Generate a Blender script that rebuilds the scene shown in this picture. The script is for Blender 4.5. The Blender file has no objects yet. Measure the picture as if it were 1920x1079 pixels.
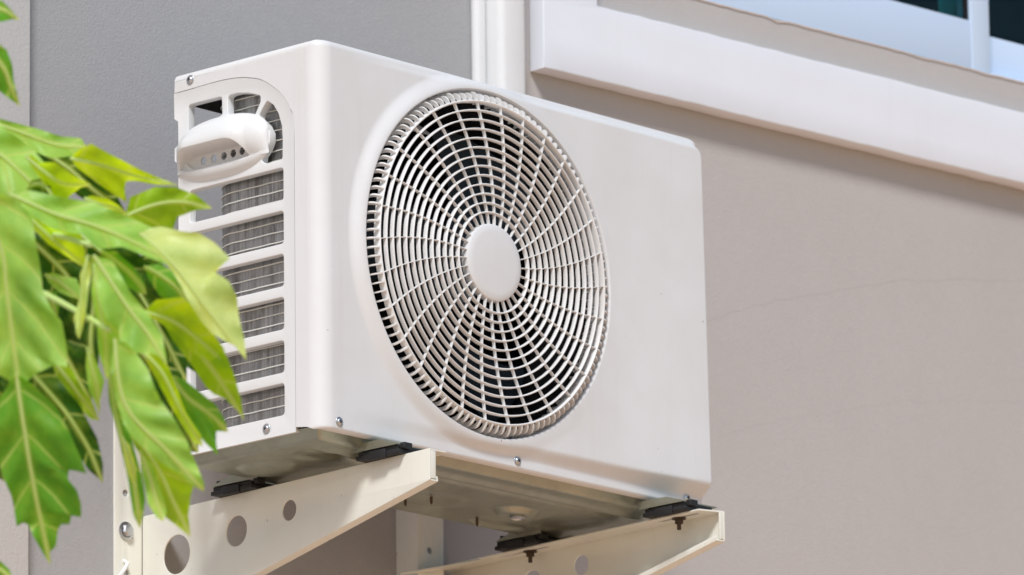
import bpy, bmesh, math, random
import numpy as np
from mathutils import Vector, Matrix
random.seed(7)
S = bpy.context.scene
COL = S.collection

# ---------------------------------------------------------------- camera
CAM = Vector((-6.77963035, -7.41071941, -2.2528989))
RT = Vector((0.721736, -0.692062, -0.012158)); UP = Vector((-0.154979, -0.178693, 0.971622)); FW = Vector((0.674595, 0.69937, 0.236225))
FPX = 14000.0
cd = bpy.data.cameras.new('camera'); cam = bpy.data.objects.new('camera', cd); COL.objects.link(cam)
m3 = Matrix((RT, UP, -FW)).transposed()
cam.matrix_world = Matrix.Translation(CAM) @ m3.to_4x4()
cd.sensor_width = 36.0; cd.lens = FPX / 1920 * 36; cd.clip_start = 0.5; cd.clip_end = 500
cd.dof.use_dof = True; cd.dof.focus_distance = 10.25; cd.dof.aperture_fstop = 9.0
S.camera = cam

# ---------------------------------------------------------------- light
SUN_AZ, SUN_EL = math.radians(47), math.radians(46)      # azimuth measured from the wall's normal towards the left
sd = Vector((-math.sin(SUN_AZ)*math.cos(SUN_EL), -math.cos(SUN_AZ)*math.cos(SUN_EL), math.sin(SUN_EL)))
w = bpy.data.worlds.new('World'); S.world = w; w.use_nodes = True
nt = w.node_tree; bg = nt.nodes['Background']
sky = nt.nodes.new('ShaderNodeTexSky'); sky.sky_type = 'NISHITA'; sky.sun_disc = False
sky.sun_elevation = SUN_EL; sky.sun_rotation = math.pi + SUN_AZ
sky.air_density = 1.0; sky.dust_density = 1.0; sky.ozone_density = 1.0
nt.links.new(sky.outputs[0], bg.inputs[0]); bg.inputs[1].default_value = 0.105
ld = bpy.data.lights.new('sun', 'SUN'); ld.energy = 2.75; ld.angle = math.radians(12); ld.color = (1.0, 0.99, 0.975)
lo = bpy.data.objects.new('sun', ld); COL.objects.link(lo); lo.rotation_euler = sd.to_track_quat('Z', 'Y').to_euler()
S.view_settings.view_transform = 'Standard'; S.view_settings.look = 'None'
S.view_settings.exposure = 0.0; S.view_settings.gamma = 1.0

def hit(px, py, ax, val):
    """point where the sight line of a photograph pixel meets the plane axis=val"""
    d = FW + RT*((px-960)/FPX) - UP*((py-539.5)/FPX)
    return CAM + d*((val-CAM[ax])/d[ax])
def far(px, py, dist):
    return CAM + (FW + RT*((px-960)/FPX) - UP*((py-539.5)/FPX))*dist

# ---------------------------------------------------------------- materials
def nodes(name):
    m = bpy.data.materials.new(name); m.use_nodes = True
    return m, m.node_tree, m.node_tree.nodes['Principled BSDF']
def N(t, typ, **kw):
    n = t.nodes.new(typ)
    for k, v in kw.items():
        if k in n.inputs: n.inputs[k].default_value = v
        else: setattr(n, k, v)
    return n
def mix(t, fac, a, b, blend='MIX'):
    n = t.nodes.new('ShaderNodeMix'); n.data_type = 'RGBA'; n.blend_type = blend
    for i, v in ((0, fac), (6, a), (7, b)):
        if hasattr(v, 'is_output'): t.links.new(v, n.inputs[i])
        else: n.inputs[i].default_value = v if i == 0 else (*v, 1)
    return n.outputs[2]
def ramp(t, src, stops):
    r = t.nodes.new('ShaderNodeValToRGB'); t.links.new(src, r.inputs[0])
    e = r.color_ramp.elements
    while len(e) < len(stops): e.new(0.5)
    for el, (p, c) in zip(e, stops): el.position = p; el.color = (c, c, c, 1) if not hasattr(c, '__len__') else (*c, 1)
    return r.outputs[0]
def coords(t, scale=(1, 1, 1), kind='Object'):
    tc = t.nodes.new('ShaderNodeTexCoord'); mp = t.nodes.new('ShaderNodeMapping')
    mp.inputs['Scale'].default_value = scale; t.links.new(tc.outputs[kind], mp.inputs[0]); return mp.outputs[0]
def noise(t, vec, scale, detail=4, rough=.5):
    n = N(t, 'ShaderNodeTexNoise', Scale=scale, Detail=detail, Roughness=rough); t.links.new(vec, n.inputs['Vector']); return n.outputs[0]
def bump(t, b, h, strength, dist):
    n = N(t, 'ShaderNodeBump', Strength=strength, Distance=dist); t.links.new(h, n.inputs['Height']); t.links.new(n.outputs[0], b.inputs['Normal'])

def painted(name, col, dirt, rough=.45, dirtamt=.25, speck=True, streak=True, grain=.0004, spec=.4, chip=.775):
    m, t, b = nodes(name)
    v = coords(t)
    big = noise(t, v, 6, 6, .6)
    c = mix(t, ramp(t, big, [(.42, 0.0), (.75, dirtamt)]), col, dirt)
    if streak:
        sv = coords(t, (40, 40, 1.6)); s = noise(t, sv, 1.0, 4, .6)
        c = mix(t, ramp(t, s, [(.55, 0.0), (.8, dirtamt*.7)]), c, dirt)
    if speck:
        sp = noise(t, v, 95, 2, .4)
        c = mix(t, ramp(t, sp, [(chip, 0.0), (chip+.025, .6)]), c, (.30, .17, .09))
    t.links.new(c, b.inputs['Base Color'])
    b.inputs['Roughness'].default_value = rough; b.inputs['Specular IOR Level'].default_value = spec
    bump(t, b, noise(t, v, 900, 2), .25, grain)
    return m
M_WHITE = painted('white_coated_steel', (.765, .775, .79), (.60, .55, .50), .42, .24)
M_GUARD = painted('white_plastic', (.785, .80, .81), (.60, .57, .52), .38, .12, speck=False, streak=False)
M_GRILLE = painted('grille_plastic', (.84, .845, .85), (.48, .41, .34), .5, .35, speck=False, streak=False)
M_ARM = painted('cream_bracket_steel', (.84, .845, .77), (.66, .60, .48), .36, .22, chip=.745)
M_DUCT = painted('white_pvc', (.87, .88, .89), (.62, .62, .60), .4, .2, speck=False)
M_TRIM = painted('white_trim_paint', (.80, .83, .90), (.60, .58, .55), .7, .10, speck=False, grain=.0012, spec=.2)
M_ALU = painted('pale_blue_aluminium', (.62, .76, .96), (.56, .68, .84), .3, .15, speck=False, streak=False)

def wall_mat(name, col, dark):
    m, t, b = nodes(name)
    v = coords(t)
    c = mix(t, ramp(t, noise(t, v, 1.7, 6, .6), [(.35, 0.0), (.7, .4)]), col, dark)
    c = mix(t, ramp(t, noise(t, coords(t, (9, 9, .8)), 1, 5, .65), [(.5, 0.0), (.8, .12)]), c, dark)
    c = mix(t, ramp(t, noise(t, v, 60, 3, .6), [(.3, .04), (.55, 0.0)]), c, (.75, .74, .72))
    # hairline cracks: a thin band along a wandering line on the wall
    sep = t.nodes.new('ShaderNodeSeparateXYZ'); t.links.new(v, sep.inputs[0])
    def mth(op, a, b_=None, c_=None):
        n = t.nodes.new('ShaderNodeMath'); n.operation = op
        for i, q in enumerate((a, b_, c_)):
            if q is None: continue
            if hasattr(q, 'is_output'): t.links.new(q, n.inputs[i])
            else: n.inputs[i].default_value = q
        return n.outputs[0]
    X, Z = sep.outputs[0], sep.outputs[2]
    for x0, z0, x1, z1, k in ((1.2938, .4444, 2.02, .618, .22), (1.31, .26, 1.75, .375, .12)):
        sl = (z1-z0)/(x1-x0)
        wob = noise(t, coords(t, (1, 0, 0)), 5, 8, .7)
        arch = mth('MULTIPLY', mth('MULTIPLY', mth('SUBTRACT', X, x0), mth('SUBTRACT', X, x1)), -.16)
        line = mth('ADD', mth('ADD', mth('MULTIPLY', mth('SUBTRACT', X, x0), sl), z0), arch)
        line = mth('ADD', line, mth('MULTIPLY', mth('SUBTRACT', wob, .5), .05))
        d = mth('ABSOLUTE', mth('SUBTRACT', Z, line))
        f = mth('SUBTRACT', 1.0, mth('SMOOTH_MIN', mth('DIVIDE', d, .0011), 1.0, .3))
        f = mth('MAXIMUM', f, 0.0)
        inx = mth('MULTIPLY', mth('GREATER_THAN', X, x0-.3), mth('LESS_THAN', X, x1+.3))
        c = mix(t, mth('MULTIPLY', mth('MULTIPLY', f, inx), k), c, (.13, .10, .08))
    t.links.new(c, b.inputs['Base Color']); b.inputs['Roughness'].default_value = .85; b.inputs['Specular IOR Level'].default_value = .15
    h = mix(t, .2, noise(t, v, 240, 3, .6), noise(t, v, 40, 4, .6))
    bump(t, b, h, .5, .0019)
    return m
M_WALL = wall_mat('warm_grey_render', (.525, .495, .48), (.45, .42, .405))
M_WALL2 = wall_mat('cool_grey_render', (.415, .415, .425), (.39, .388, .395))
M_PIL = wall_mat('pale_render', (.60, .59, .575), (.53, .515, .50))

def simple(name, col, rough=.5, metal=0.0, spec=.5, bmp=None):
    m, t, b = nodes(name); b.inputs['Base Color'].default_value = (*col, 1)
    b.inputs['Roughness'].default_value = rough; b.inputs['Metallic'].default_value = metal; b.inputs['Specular IOR Level'].default_value = spec
    if bmp: bump(t, b, noise(t, coords(t), bmp[0], 3), bmp[1], bmp[2])
    return m
M_BLACK = simple('black_plastic', (.012, .012, .014), .45)
M_SHROUD = simple('dark_shroud', (.010, .010, .011), .8, spec=.1)
M_BLADE = simple('fan_plastic', (.035, .050, .066), .35)
M_RUBBER = simple('black_rubber', (.014, .014, .016), .6, bmp=(300, .4, .001))
M_RIM = simple('shaded_inner_steel', (.05, .045, .04), .6)  # painted casing steel; the shade on it is put into this dark brown
M_SCREW = simple('zinc_screw', (.62, .63, .66), .32, 1.0)
M_RUST = simple('dark_bolt_steel', (.10, .07, .05), .6, .6)
M_CROSS = simple('screw_recess', (.02, .02, .02), .7)
def galv():
    m, t, b = nodes('galvanised_steel'); v = coords(t)
    vo = N(t, 'ShaderNodeTexVoronoi', Scale=60); t.links.new(v, vo.inputs['Vector'])
    c = mix(t, ramp(t, vo.outputs['Color'], [(0, 0.0), (1, .5)]), (.40, .42, .35), (.29, .30, .25))  # green tint puts reflected foliage into the steel's colour
    c = mix(t, ramp(t, noise(t, v, 8, 6, .7), [(.5, 0.0), (.75, .5)]), c, (.24, .21, .17))
    t.links.new(c, b.inputs['Base Color']); b.inputs['Metallic'].default_value = .75
    t.links.new(ramp(t, noise(t, v, 12, 4), [(.3, .28), (.7, .5)]), b.inputs['Roughness'])
    bump(t, b, noise(t, v, 9, 3), .3, .01)
    return m
M_GALV = galv()
def coilmat():
    m, t, b = nodes('condenser_fins')
    # UV: u along the coil, v up
    tc = t.nodes.new('ShaderNodeTexCoord'); mp = t.nodes.new('ShaderNodeMapping'); t.links.new(tc.outputs['UV'], mp.inputs[0]); mp.inputs['Scale'].default_value = (1100, 4, 1)
    f = noise(t, mp.outputs[0], 1.0, 2, .5)
    mp2 = t.nodes.new('ShaderNodeMapping'); t.links.new(tc.outputs['UV'], mp2.inputs[0]); mp2.inputs['Scale'].default_value = (70, 14, 1)
    g = noise(t, mp2.outputs[0], 1.0, 4, .6)
    c = mix(t, ramp(t, f, [(.3, 0.0), (.7, 1.0)]), (.26, .26, .26), (.58, .58, .575))
    c = mix(t, ramp(t, g, [(.45, 0.0), (.70, .75)]), c, (.12, .105, .095))
    # bent, flattened patches of fins that catch the light
    mp3 = t.nodes.new('ShaderNodeMapping'); t.links.new(tc.outputs['UV'], mp3.inputs[0]); mp3.inputs['Scale'].default_value = (60, 30, 1)
    vo = N(t, 'ShaderNodeTexVoronoi', Scale=1.0); vo.distance = 'CHEBYCHEV'; t.links.new(mp3.outputs[0], vo.inputs['Vector'])
    sx = t.nodes.new('ShaderNodeSeparateColor'); t.links.new(vo.outputs['Color'], sx.inputs[0])
    c = mix(t, ramp(t, sx.outputs[0], [(.93, 0.0), (.94, .0)]), c, (.62, .62, .62))
    t.links.new(c, b.inputs['Base Color']); b.inputs['Metallic'].default_value = .9; b.inputs['Roughness'].default_value = .26
    bump(t, b, f, .6, .0015)
    return m
M_COIL = coilmat()
M_WIRE = simple('coil_wire', (.80, .79, .74), .45)
def glassmat():
    m, t, b = nodes('tinted_glass'); b.inputs['Base Color'].default_value = (.20, .42, .42, 1)
    b.inputs['Roughness'].default_value = .02; b.inputs['Transmission Weight'].default_value = 1.0; b.inputs['IOR'].default_value = 1.3
    return m
M_GLASS = glassmat()
M_ROOM = simple('dark_room', (.03, .045, .045), .8)
M_TEAL = simple('teal_curtain', (.20, .62, .64), .7)

def leafmat():
    m, t, b = nodes('papaya_leaf')
    uv = t.nodes.new('ShaderNodeUVMap'); sep = t.nodes.new('ShaderNodeSeparateXYZ'); t.links.new(uv.outputs[0], sep.inputs[0])
    def mth(op, a, b_=None):
        n = t.nodes.new('ShaderNodeMath'); n.operation = op
        for i, q in enumerate((a, b_)):
            if q is None: continue
            if hasattr(q, 'is_output'): t.links.new(q, n.inputs[i])
            else: n.inputs[i].default_value = q
        return n.outputs[0]
    X = mth('ABSOLUTE', sep.outputs[0]); Y = sep.outputs[1]     # in decimetres from midrib, along midrib
    mid = ramp(t, X, [(.010, .8), (.045, 0.0)])
    wob = mth('MULTIPLY', noise(t, coords(t), 9, 3), .35)
    ph = mth('FRACT', mth('DIVIDE', mth('ADD', mth('SUBTRACT', Y, mth('MULTIPLY', X, 1.0)), wob), .55))
    side = ramp(t, mth('ABSOLUTE', mth('SUBTRACT', ph, .5)), [(.005, .6), (.055, 0.0)])
    vn = mth('MAXIMUM', mid, side)
    oi = t.nodes.new('ShaderNodeObjectInfo')
    v = coords(t)
    base = oi.outputs['Color']
    base = mix(t, ramp(t, noise(t, v, 14, 5, .6), [(.45, 0.0), (.75, .5)]), base, (.06, .20, .02))
    base = mix(t, ramp(t, noise(t, v, 45, 4, .6), [(.3, .25), (.55, 0.0)]), base, (.45, .62, .10))
    patch = ramp(t, mth('ABSOLUTE', mth('SUBTRACT', ph, .5)), [(.10, 0.0), (.42, .55)])
    base = mix(t, mth('MULTIPLY', patch, ramp(t, noise(t, v, 22, 3, .6), [(.35, .1), (.65, 1.0)])), base, mix(t, 1.0, base, (.45, .62, .35), 'MULTIPLY'))
    c = mix(t, mth('MULTIPLY', vn, .9), base, (.62, .74, .28))
    t.links.new(c, b.inputs['Base Color']); b.inputs['Roughness'].default_value = .42; b.inputs['Specular IOR Level'].default_value = .45
    hh = mth('ADD', mth('MULTIPLY', vn, 1.0), mth('MULTIPLY', noise(t, v, 60, 4, .6), .6))
    bump(t, b, hh, .35, .002)
    tr = t.nodes.new('ShaderNodeBsdfTranslucent'); tc_ = mix(t, 1.0, c, (1.9, 1.6, .30), 'MULTIPLY'); t.links.new(tc_, tr.inputs[0])
    ms = t.nodes.new('ShaderNodeMixShader'); ms.inputs[0].default_value = .5
    t.links.new(b.outputs[0], ms.inputs[1]); t.links.new(tr.outputs[0], ms.inputs[2])
    t.links.new(ms.outputs[0], t.nodes['Material Output'].inputs[0])
    return m
M_LEAF = leafmat()
M_STEM = simple('green_stem', (.56, .72, .26), .45)
M_BARK = simple('papaya_bark', (.22, .19, .14), .85, bmp=(40, .6, .01))
def groundmat():
    m, t, b = nodes('warm_paving'); v = coords(t)
    br = N(t, 'ShaderNodeTexBrick', Scale=1.0); t.links.new(coords(t, (1.6, 1.6, 1)), br.inputs['Vector'])
    br.inputs['Color1'].default_value = (.88, .55, .33, 1); br.inputs['Color2'].default_value = (.80, .49, .29, 1); br.inputs['Mortar'].default_value = (.5, .34, .24, 1); br.inputs['Mortar Size'].default_value = .01
    c = mix(t, .3, br.outputs[0], (.82, .52, .32)); t.links.new(c, b.inputs['Base Color']); b.inputs['Roughness'].default_value = .8
    return m
M_GROUND = groundmat()
def lawnmat():
    m, t, b = nodes('lawn'); v = coords(t)
    c = mix(t, ramp(t, noise(t, v, 3, 6, .6), [(.35, 0.0), (.65, 1.0)]), (.06, .12, .02), (.11, .17, .03)); t.links.new(c, b.inputs['Base Color']); b.inputs['Roughness'].default_value = .9
    return m
M_LAWN = lawnmat()

# ---------------------------------------------------------------- mesh helpers
def link(name, me, mat, parent=None, smooth=35):
    o = bpy.data.objects.new(name, me); COL.objects.link(o)
    if mat is not None and not me.materials: me.materials.append(mat)
    if parent is not None: o.parent = parent
    if smooth: me.shade_smooth(); me.set_sharp_from_angle(angle=math.radians(smooth))
    return o
def bm_obj(name, bm, mat, parent=None, smooth=35, normals=True):
    if normals: bmesh.ops.recalc_face_normals(bm, faces=bm.faces)
    me = bpy.data.meshes.new(name); bm.to_mesh(me); bm.free()
    return link(name, me, mat, parent, smooth)
def tag(o, label, cat, group=None):
    o['label'] = label; o['category'] = cat
    if group: o['group'] = group
    return o
def empty(name, loc=(0, 0, 0), rz=0.0):
    o = bpy.data.objects.new(name, None); COL.objects.link(o); o.location = loc; o.rotation_euler = (0, 0, rz); o.empty_display_size = .05; return o
def box(bm, x0, x1, y0, y1, z0, z1, bev=0.0, mtx=None):
    r = bmesh.ops.create_cube(bm, size=1)
    vs = r['verts']
    for v in vs: v.co = Vector(((x0+x1)/2+v.co.x*(x1-x0), (y0+y1)/2+v.co.y*(y1-y0), (z0+z1)/2+v.co.z*(z1-z0)))
    if bev:
        es = list({e for v in vs for e in v.link_edges})
        out = bmesh.ops.bevel(bm, geom=es, offset=bev, segments=3, affect='EDGES', profile=.5)
        vs = list({v for f in out['faces'] for v in f.verts} | {v for v in vs if v.is_valid})
    if mtx is not None:
        for v in vs: v.co = mtx @ v.co
    return vs
def fillet(pts, r, seg=5):
    out = []; n = len(pts)
    rr = r if hasattr(r, '__len__') else [r]*n
    for i in range(n):
        p = Vector(pts[i]); a = Vector(pts[i-1])-p; b = Vector(pts[(i+1) % n])-p
        la, lb = a.length, b.length; a.normalize(); b.normalize()
        ang = a.angle(b)
        if rr[i] <= 0 or ang > math.radians(172): out.append(tuple(p)); continue
        d = min(rr[i]/math.tan(ang/2), la*.48, lb*.48)
        p0, p1 = p+a*d, p+b*d
        for k in range(seg+1):
            s = k/seg; out.append(tuple((1-s)**2*p0+2*s*(1-s)*p+s*s*p1))
    return out
def plate(name, outer, holes, thick, bev, mtx, mat, parent=None, smooth=35, bres=2):
    """flat sheet cut to an outline with real holes; outline in local XY, thickness centred on local Z"""
    cu = bpy.data.curves.new(name, 'CURVE'); cu.dimensions = '2D'; cu.fill_mode = 'BOTH'
    cu.extrude = max(thick/2-bev, 1e-5); cu.bevel_depth = bev; cu.bevel_resolution = bres; cu.offset = -bev
    for loop in [outer]+list(holes):
        sp = cu.splines.new('POLY'); sp.points.add(len(loop)-1); sp.use_cyclic_u = True
        for q, c in zip(sp.points, loop): q.co = (c[0], c[1], 0, 1)
    tmp = bpy.data.objects.new('tmp', cu); COL.objects.link(tmp)
    dg = bpy.context.evaluated_depsgraph_get(); dg.update()
    me = bpy.data.meshes.new_from_object(tmp.evaluated_get(dg)); bpy.data.objects.remove(tmp); bpy.data.curves.remove(cu)
    me.name = name; me.transform(mtx); me.materials.clear()
    bm = bmesh.new(); bm.from_mesh(me); bmesh.ops.remove_doubles(bm, verts=bm.verts, dist=1e-6); bm.to_mesh(me); bm.free()
    return link(name, me, mat, parent, smooth)
def circle(cx, cy, r, n=40, ry=None):
    return [(cx+r*math.cos(2*math.pi*k/n), cy+(ry or r)*math.sin(2*math.pi*k/n)) for k in range(n)]
def tube(bm, pts, r, seg=8, closed=False):
    pts = [Vector(p) for p in pts]; rings = []; n = len(pts); up = None
    for i, p in enumerate(pts):
        if closed: t = pts[(i+1) % n]-pts[i-1]
        else: t = pts[min(i+1, n-1)]-pts[max(i-1, 0)]
        t.normalize()
        if up is None: up = t.orthogonal().normalized()
        up = (up-t*up.dot(t)).normalized(); s = t.cross(up)
        rad = r[i] if hasattr(r, '__len__') else r
        rings.append([bm.verts.new(p+up*rad*math.cos(2*math.pi*k/seg)+s*rad*math.sin(2*math.pi*k/seg)) for k in range(seg)])
    m = n if closed else n-1
    for i in range(m):
        a, b = rings[i], rings[(i+1) % n]
        for k in range(seg): bm.faces.new((a[k], a[(k+1) % seg], b[(k+1) % seg], b[k]))
    if not closed: bm.faces.new(rings[0][::-1]); bm.faces.new(rings[-1])
def lathe(bm, prof, mtx, seg=32, cap=True):
    """prof: (r, h) pairs about local Z"""
    rings = []
    for r, h in prof:
        if r < 1e-6: rings.append([bm.verts.new(mtx @ Vector((0, 0, h)))])
        else: rings.append([bm.verts.new(mtx @ Vector((r*math.cos(2*math.pi*k/seg), r*math.sin(2*math.pi*k/seg), h))) for k in range(seg)])
    for a, b in zip(rings, rings[1:]):
        for k in range(seg):
            k2 = (k+1) % seg
            if len(a) == 1 and len(b) == 1: continue
            if len(a) == 1: bm.faces.new((a[0], b[k], b[k2]))
            elif len(b) == 1: bm.faces.new((a[k], a[k2], b[0]))
            else: bm.faces.new((a[k], a[k2], b[k2], b[k]))
def sstep(a, b, x):
    x = min(1, max(0, (x-a)/(b-a))); return x*x*(3-2*x)
def axes(ex, ey, ez, o=(0, 0, 0)):
    m = Matrix((ex, ey, ez)).transposed().to_4x4(); m.translation = Vector(o); return m

# ---------------------------------------------------------------- setting
YW = 0.5115; ZG = -3.85
bm = bmesh.new(); box(bm, -60, 60, -60, 30, ZG-.3, ZG); g = bm_obj('ground', bm, M_GROUND, smooth=0); g['kind'] = 'structure'
bm = bmesh.new(); box(bm, -60, 60, -60, -14, ZG+.004, ZG+.03); g = bm_obj('lawn', bm, M_LAWN, smooth=0); g['kind'] = 'structure'

wall = empty('house_wall', (0, YW, ZG)); tag(wall, 'grey rendered outer wall of the house with a faint crack, behind the air conditioner', 'wall')
WX0, WX1, WZ0, WZ1 = 1.06, 4.4, 0.955, 2.3        # window opening
def wbox(bm, x0, x1, z0, z1, y0=0, y1=.25): box(bm, x0, x1, y0, y1, z0-ZG, z1-ZG)
bm = bmesh.new()
rows = [(-9, WX0, ZG, 5), (WX1, 12, ZG, 5)]
wbox(bm, .86, WX0, ZG, 5); wbox(bm, WX1, 12, ZG, 5); wbox(bm, WX0, WX1, ZG, WZ0); wbox(bm, WX0, WX1, WZ1, 5)
# the material of the wall reads object coordinates, so keep its mesh in world coordinates under a zeroed child
for v in bm.verts: v.co += Vector((0, YW, ZG))
wf = bm_obj('wall_face', bm, M_WALL, wall, smooth=0); wf.location = (0, -YW, -ZG)
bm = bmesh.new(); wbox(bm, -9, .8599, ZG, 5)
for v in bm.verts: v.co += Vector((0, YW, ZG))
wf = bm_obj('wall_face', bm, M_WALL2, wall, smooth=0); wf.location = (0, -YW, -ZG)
# ragged plaster arris under the window
bm = bmesh.new()
n = 260; rnd = random.Random(3)
top = []; bot = []; back = []
chip = [0]*n
for c0, wd, dp in ((32, 1, .004), (60, 3, .0022), (84, 2, .0018), (73, 1, .002)):
    for k in range(-wd, wd+1):
        if 0 <= c0+k < n: chip[c0+k] = max(chip[c0+k], dp*(1-abs(k)/(wd+1)))
for i in range(n):
    x = 1.07+i*.012; j = rnd.uniform(-.0006, .0006)
    a = bm.verts.new((x, YW-.0015, WZ0-.0016+j-chip[i])); b_ = bm.verts.new((x, YW-.0013, WZ0+.001+j*.4-chip[i])); c = bm.verts.new((x, YW+.02, WZ0+.001)); top.append((a, b_, c))
for p, q in zip(top, top[1:]):
    bm.faces.new((p[0], q[0], q[1], p[1])); bm.faces.new((p[1], q[1], q[2], p[2]))
M_CHIP = simple('bare_plaster', (.62, .50, .43), .9, bmp=(200, .5, .001))
ar = bm_obj('sill_edge', bm, M_CHIP, wall, smooth=0); ar.location = (0, -YW, -ZG)

pil = empty('pilaster', (-.45, YW, ZG)); tag(pil, 'pale painted strip standing proud of the grey wall at the far left', 'pilaster')
bm = bmesh.new(); xr = hit(58, 100, 1, YW-.03).x
box(bm, -2.2, xr, YW-.03, YW, ZG, 5, .003); pf = bm_obj('pilaster_face', bm, M_PIL, pil); pf.location = (.45, -YW, -ZG)

# window surround: a raised painted band around the opening
YF = YW-.032
sx0, sz0 = .9047, .7700; ix0, iz0 = 1.0216, .8905
ox, oz = 4.55, 2.45
rs = random.Random(11)
outer = []
L = [(sx0, sz0), (ox, sz0+.004), (ox, oz), (sx0, oz)]
def ragged(a, b, step, amp):
    a, b = Vector(a), Vector(b); n = int((b-a).length/step); d = (b-a).normalized(); nn = Vector((-d.y, d.x))
    return [tuple(a+(b-a)*(k/n)+nn*rs.uniform(-amp, amp)*(0 if k == 0 else 1)) for k in range(n)]
outer = ragged(L[0], L[1], .02, .0006)+ragged(L[1], L[2], .2, .0003)+ragged(L[2], L[3], .2, .0003)+ragged(L[3], L[0], .05, .0004)
inner = ragged((ix0, iz0), (4.43, iz0+.004), .03, .0007)+[(4.43, 2.33), (ix0, 2.33)]
sur = plate('window_surround', outer, [inner], .032, .0022, axes((1, 0, 0), (0, 0, 1), (0, -1, 0), (0, YF+.0155, 0)), M_TRIM)
tag(sur, 'wide white painted band framing the window, upper right, casting a soft shadow on the wall', 'window surround')

# sliding window
YA = YW+.012
win = empty('sliding_window', (WX0, YA, WZ0)); tag(win, 'pale blue aluminium sliding window with dark teal glass', 'window')
def wpart(name, boxes, mat, parent=win, bev=.0015):
    bm = bmesh.new()
    for b_ in boxes: box(bm, *b_, bev)
    for v in bm.verts: v.co -= Vector(win.location)
    return bm_obj(name, bm, mat, parent)
wpart('window_frame', [(WX0, WX1, YA+.002, YA+.09, WZ0-.004, WZ0+.010), (WX0, WX0+.03, YA+.001, YA+.09, WZ0+.010, WZ1), (WX1-.03, WX1, YA+.001, YA+.09, WZ0+.010, WZ1), (WX0+.03, WX1-.03, YA+.001, YA+.09, WZ1-.03, WZ1)], M_ALU)
gl0 = hit(1810, 37, 1, YA+.01); st1 = hit(1853, 60, 1, YA); r2 = hit(1853, 68, 1, YA+.035); se = hit(1818, 100, 1, YA)
zg = hit(1650, 0, 1, YA+.01).z
s1 = wpart('sash', [(WX0+.031, gl0.x, YA-.002, YA+.028, WZ0+.004, zg), (gl0.x, st1.x, YA-.003, YA+.03, WZ0+.003, WZ1-.031), (WX0+.031, WX0+.09, YA-.002, YA+.028, zg, WZ1-.031)], M_ALU)
s2 = wpart('sash', [(gl0.x+.03, WX1-.031, YA+.034, YA+.062, WZ0+.0101, r2.z), (WX1-.09, WX1-.031, YA+.034, YA+.062, r2.z, WZ1-.031)], M_ALU)
wpart('glass_pane', [(WX0+.09, gl0.x-.0005, YA+.012, YA+.017, zg-.004, WZ1-.04)], M_GLASS, s1, 0)
wpart('glass_pane', [(gl0.x+.04, WX1-.09, YA+.046, YA+.051, r2.z-.004, WZ1-.04)], M_GLASS, s2, 0)
wpart('gasket', [(gl0.x-.004, gl0.x-.0001, YA+.003, YA+.0115, zg+.0001, WZ1-.04)], M_BLACK, s1, 0)
t0 = hit(1765, 10, 1, YA+.06).x; t1 = hit(1793, 10, 1, YA+.06).x; t2 = hit(1801, 10, 1, YA+.06).x
wpart('curtain', [(t0, t1, YA+.064, YA+.07, WZ0+.02, WZ1), (t1+.004, t2, YA+.066, YA+.072, WZ0+.02, WZ1)], M_TEAL)
wpart('dark_interior', [(WX0-.1, WX1+.1, YA+.6, YA+.62, WZ0-.2, WZ1+.1)], M_ROOM, bev=0)

# pipe cover (duct) left of the surround
duct = empty('pipe_cover', (.85, YW, ZG)); tag(duct, 'white vertical pipe trunking on the wall between air conditioner and window surround', 'pipe cover')
yd = YW-.046
xa = hit(940, 100, 1, yd).x; xb = hit(991, 100, 1, yd).x; xs0 = hit(873, 60, 1, YW-.018).x
bm = bmesh.new(); box(bm, xa, xb, yd, YW, .34, 5, .012)
for v in bm.verts: v.co -= Vector(duct.location)
bm_obj('cover_lid', bm, M_DUCT, duct)
bm = bmesh.new(); box(bm, xa-.024, xa-.0005, YW-.018, YW, .34, 5, .008)
for v in bm.verts: v.co -= Vector(duct.location)
bm_obj('side_rail', bm, M_DUCT, duct)

# ---------------------------------------------------------------- air conditioner (local frame: x along its front, y into depth, z up)
PHI = math.radians(3.4)
ac = empty('air_conditioner', (0, 0, 0), PHI); tag(ac, 'white outdoor air conditioner unit with large round fan grille, standing on two wall brackets', 'air conditioner')
W, D, H = .797, .286, .5525
ZB = -.006                                    # lower edge of the casing
CX, CZ, RH = .3345, .2815, .2511              # fan opening
def front_y(x, z):
    b = .012*sstep(0.0, .62, x)+.009*(1-max(z, 0)/H)*sstep(.58, .78, x)
    b *= sstep(.008, .031, z)
    qx, qz = x-(W+.008-.026), z-(H-.008-.026)
    din = .026-(math.hypot(max(qx, 0), max(qz, 0))+min(max(qx, qz), 0))
    b *= sstep(0, .0125, din)
    r = math.hypot(x-CX, z-CZ)
    boss = .0105*(1-sstep(RH+.003, RH+.028, r))*sstep(.0, .022, z)*(1-sstep(H-.008, H-.001, z))
    y = -(b+boss-b*boss/.012)
    RL, RTp, RB, RR = .026, .011, .005, .006
    def rnd_(d, R):
        if d >= R: return 0.0
        d = max(d, 0.0); return R-math.sqrt(max(R*R-(R-d)**2, 0))
    return y+rnd_(x, RL)+rnd_(H-z, RTp)+rnd_(z-ZB, RB)+rnd_(W-x, RR)
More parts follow.
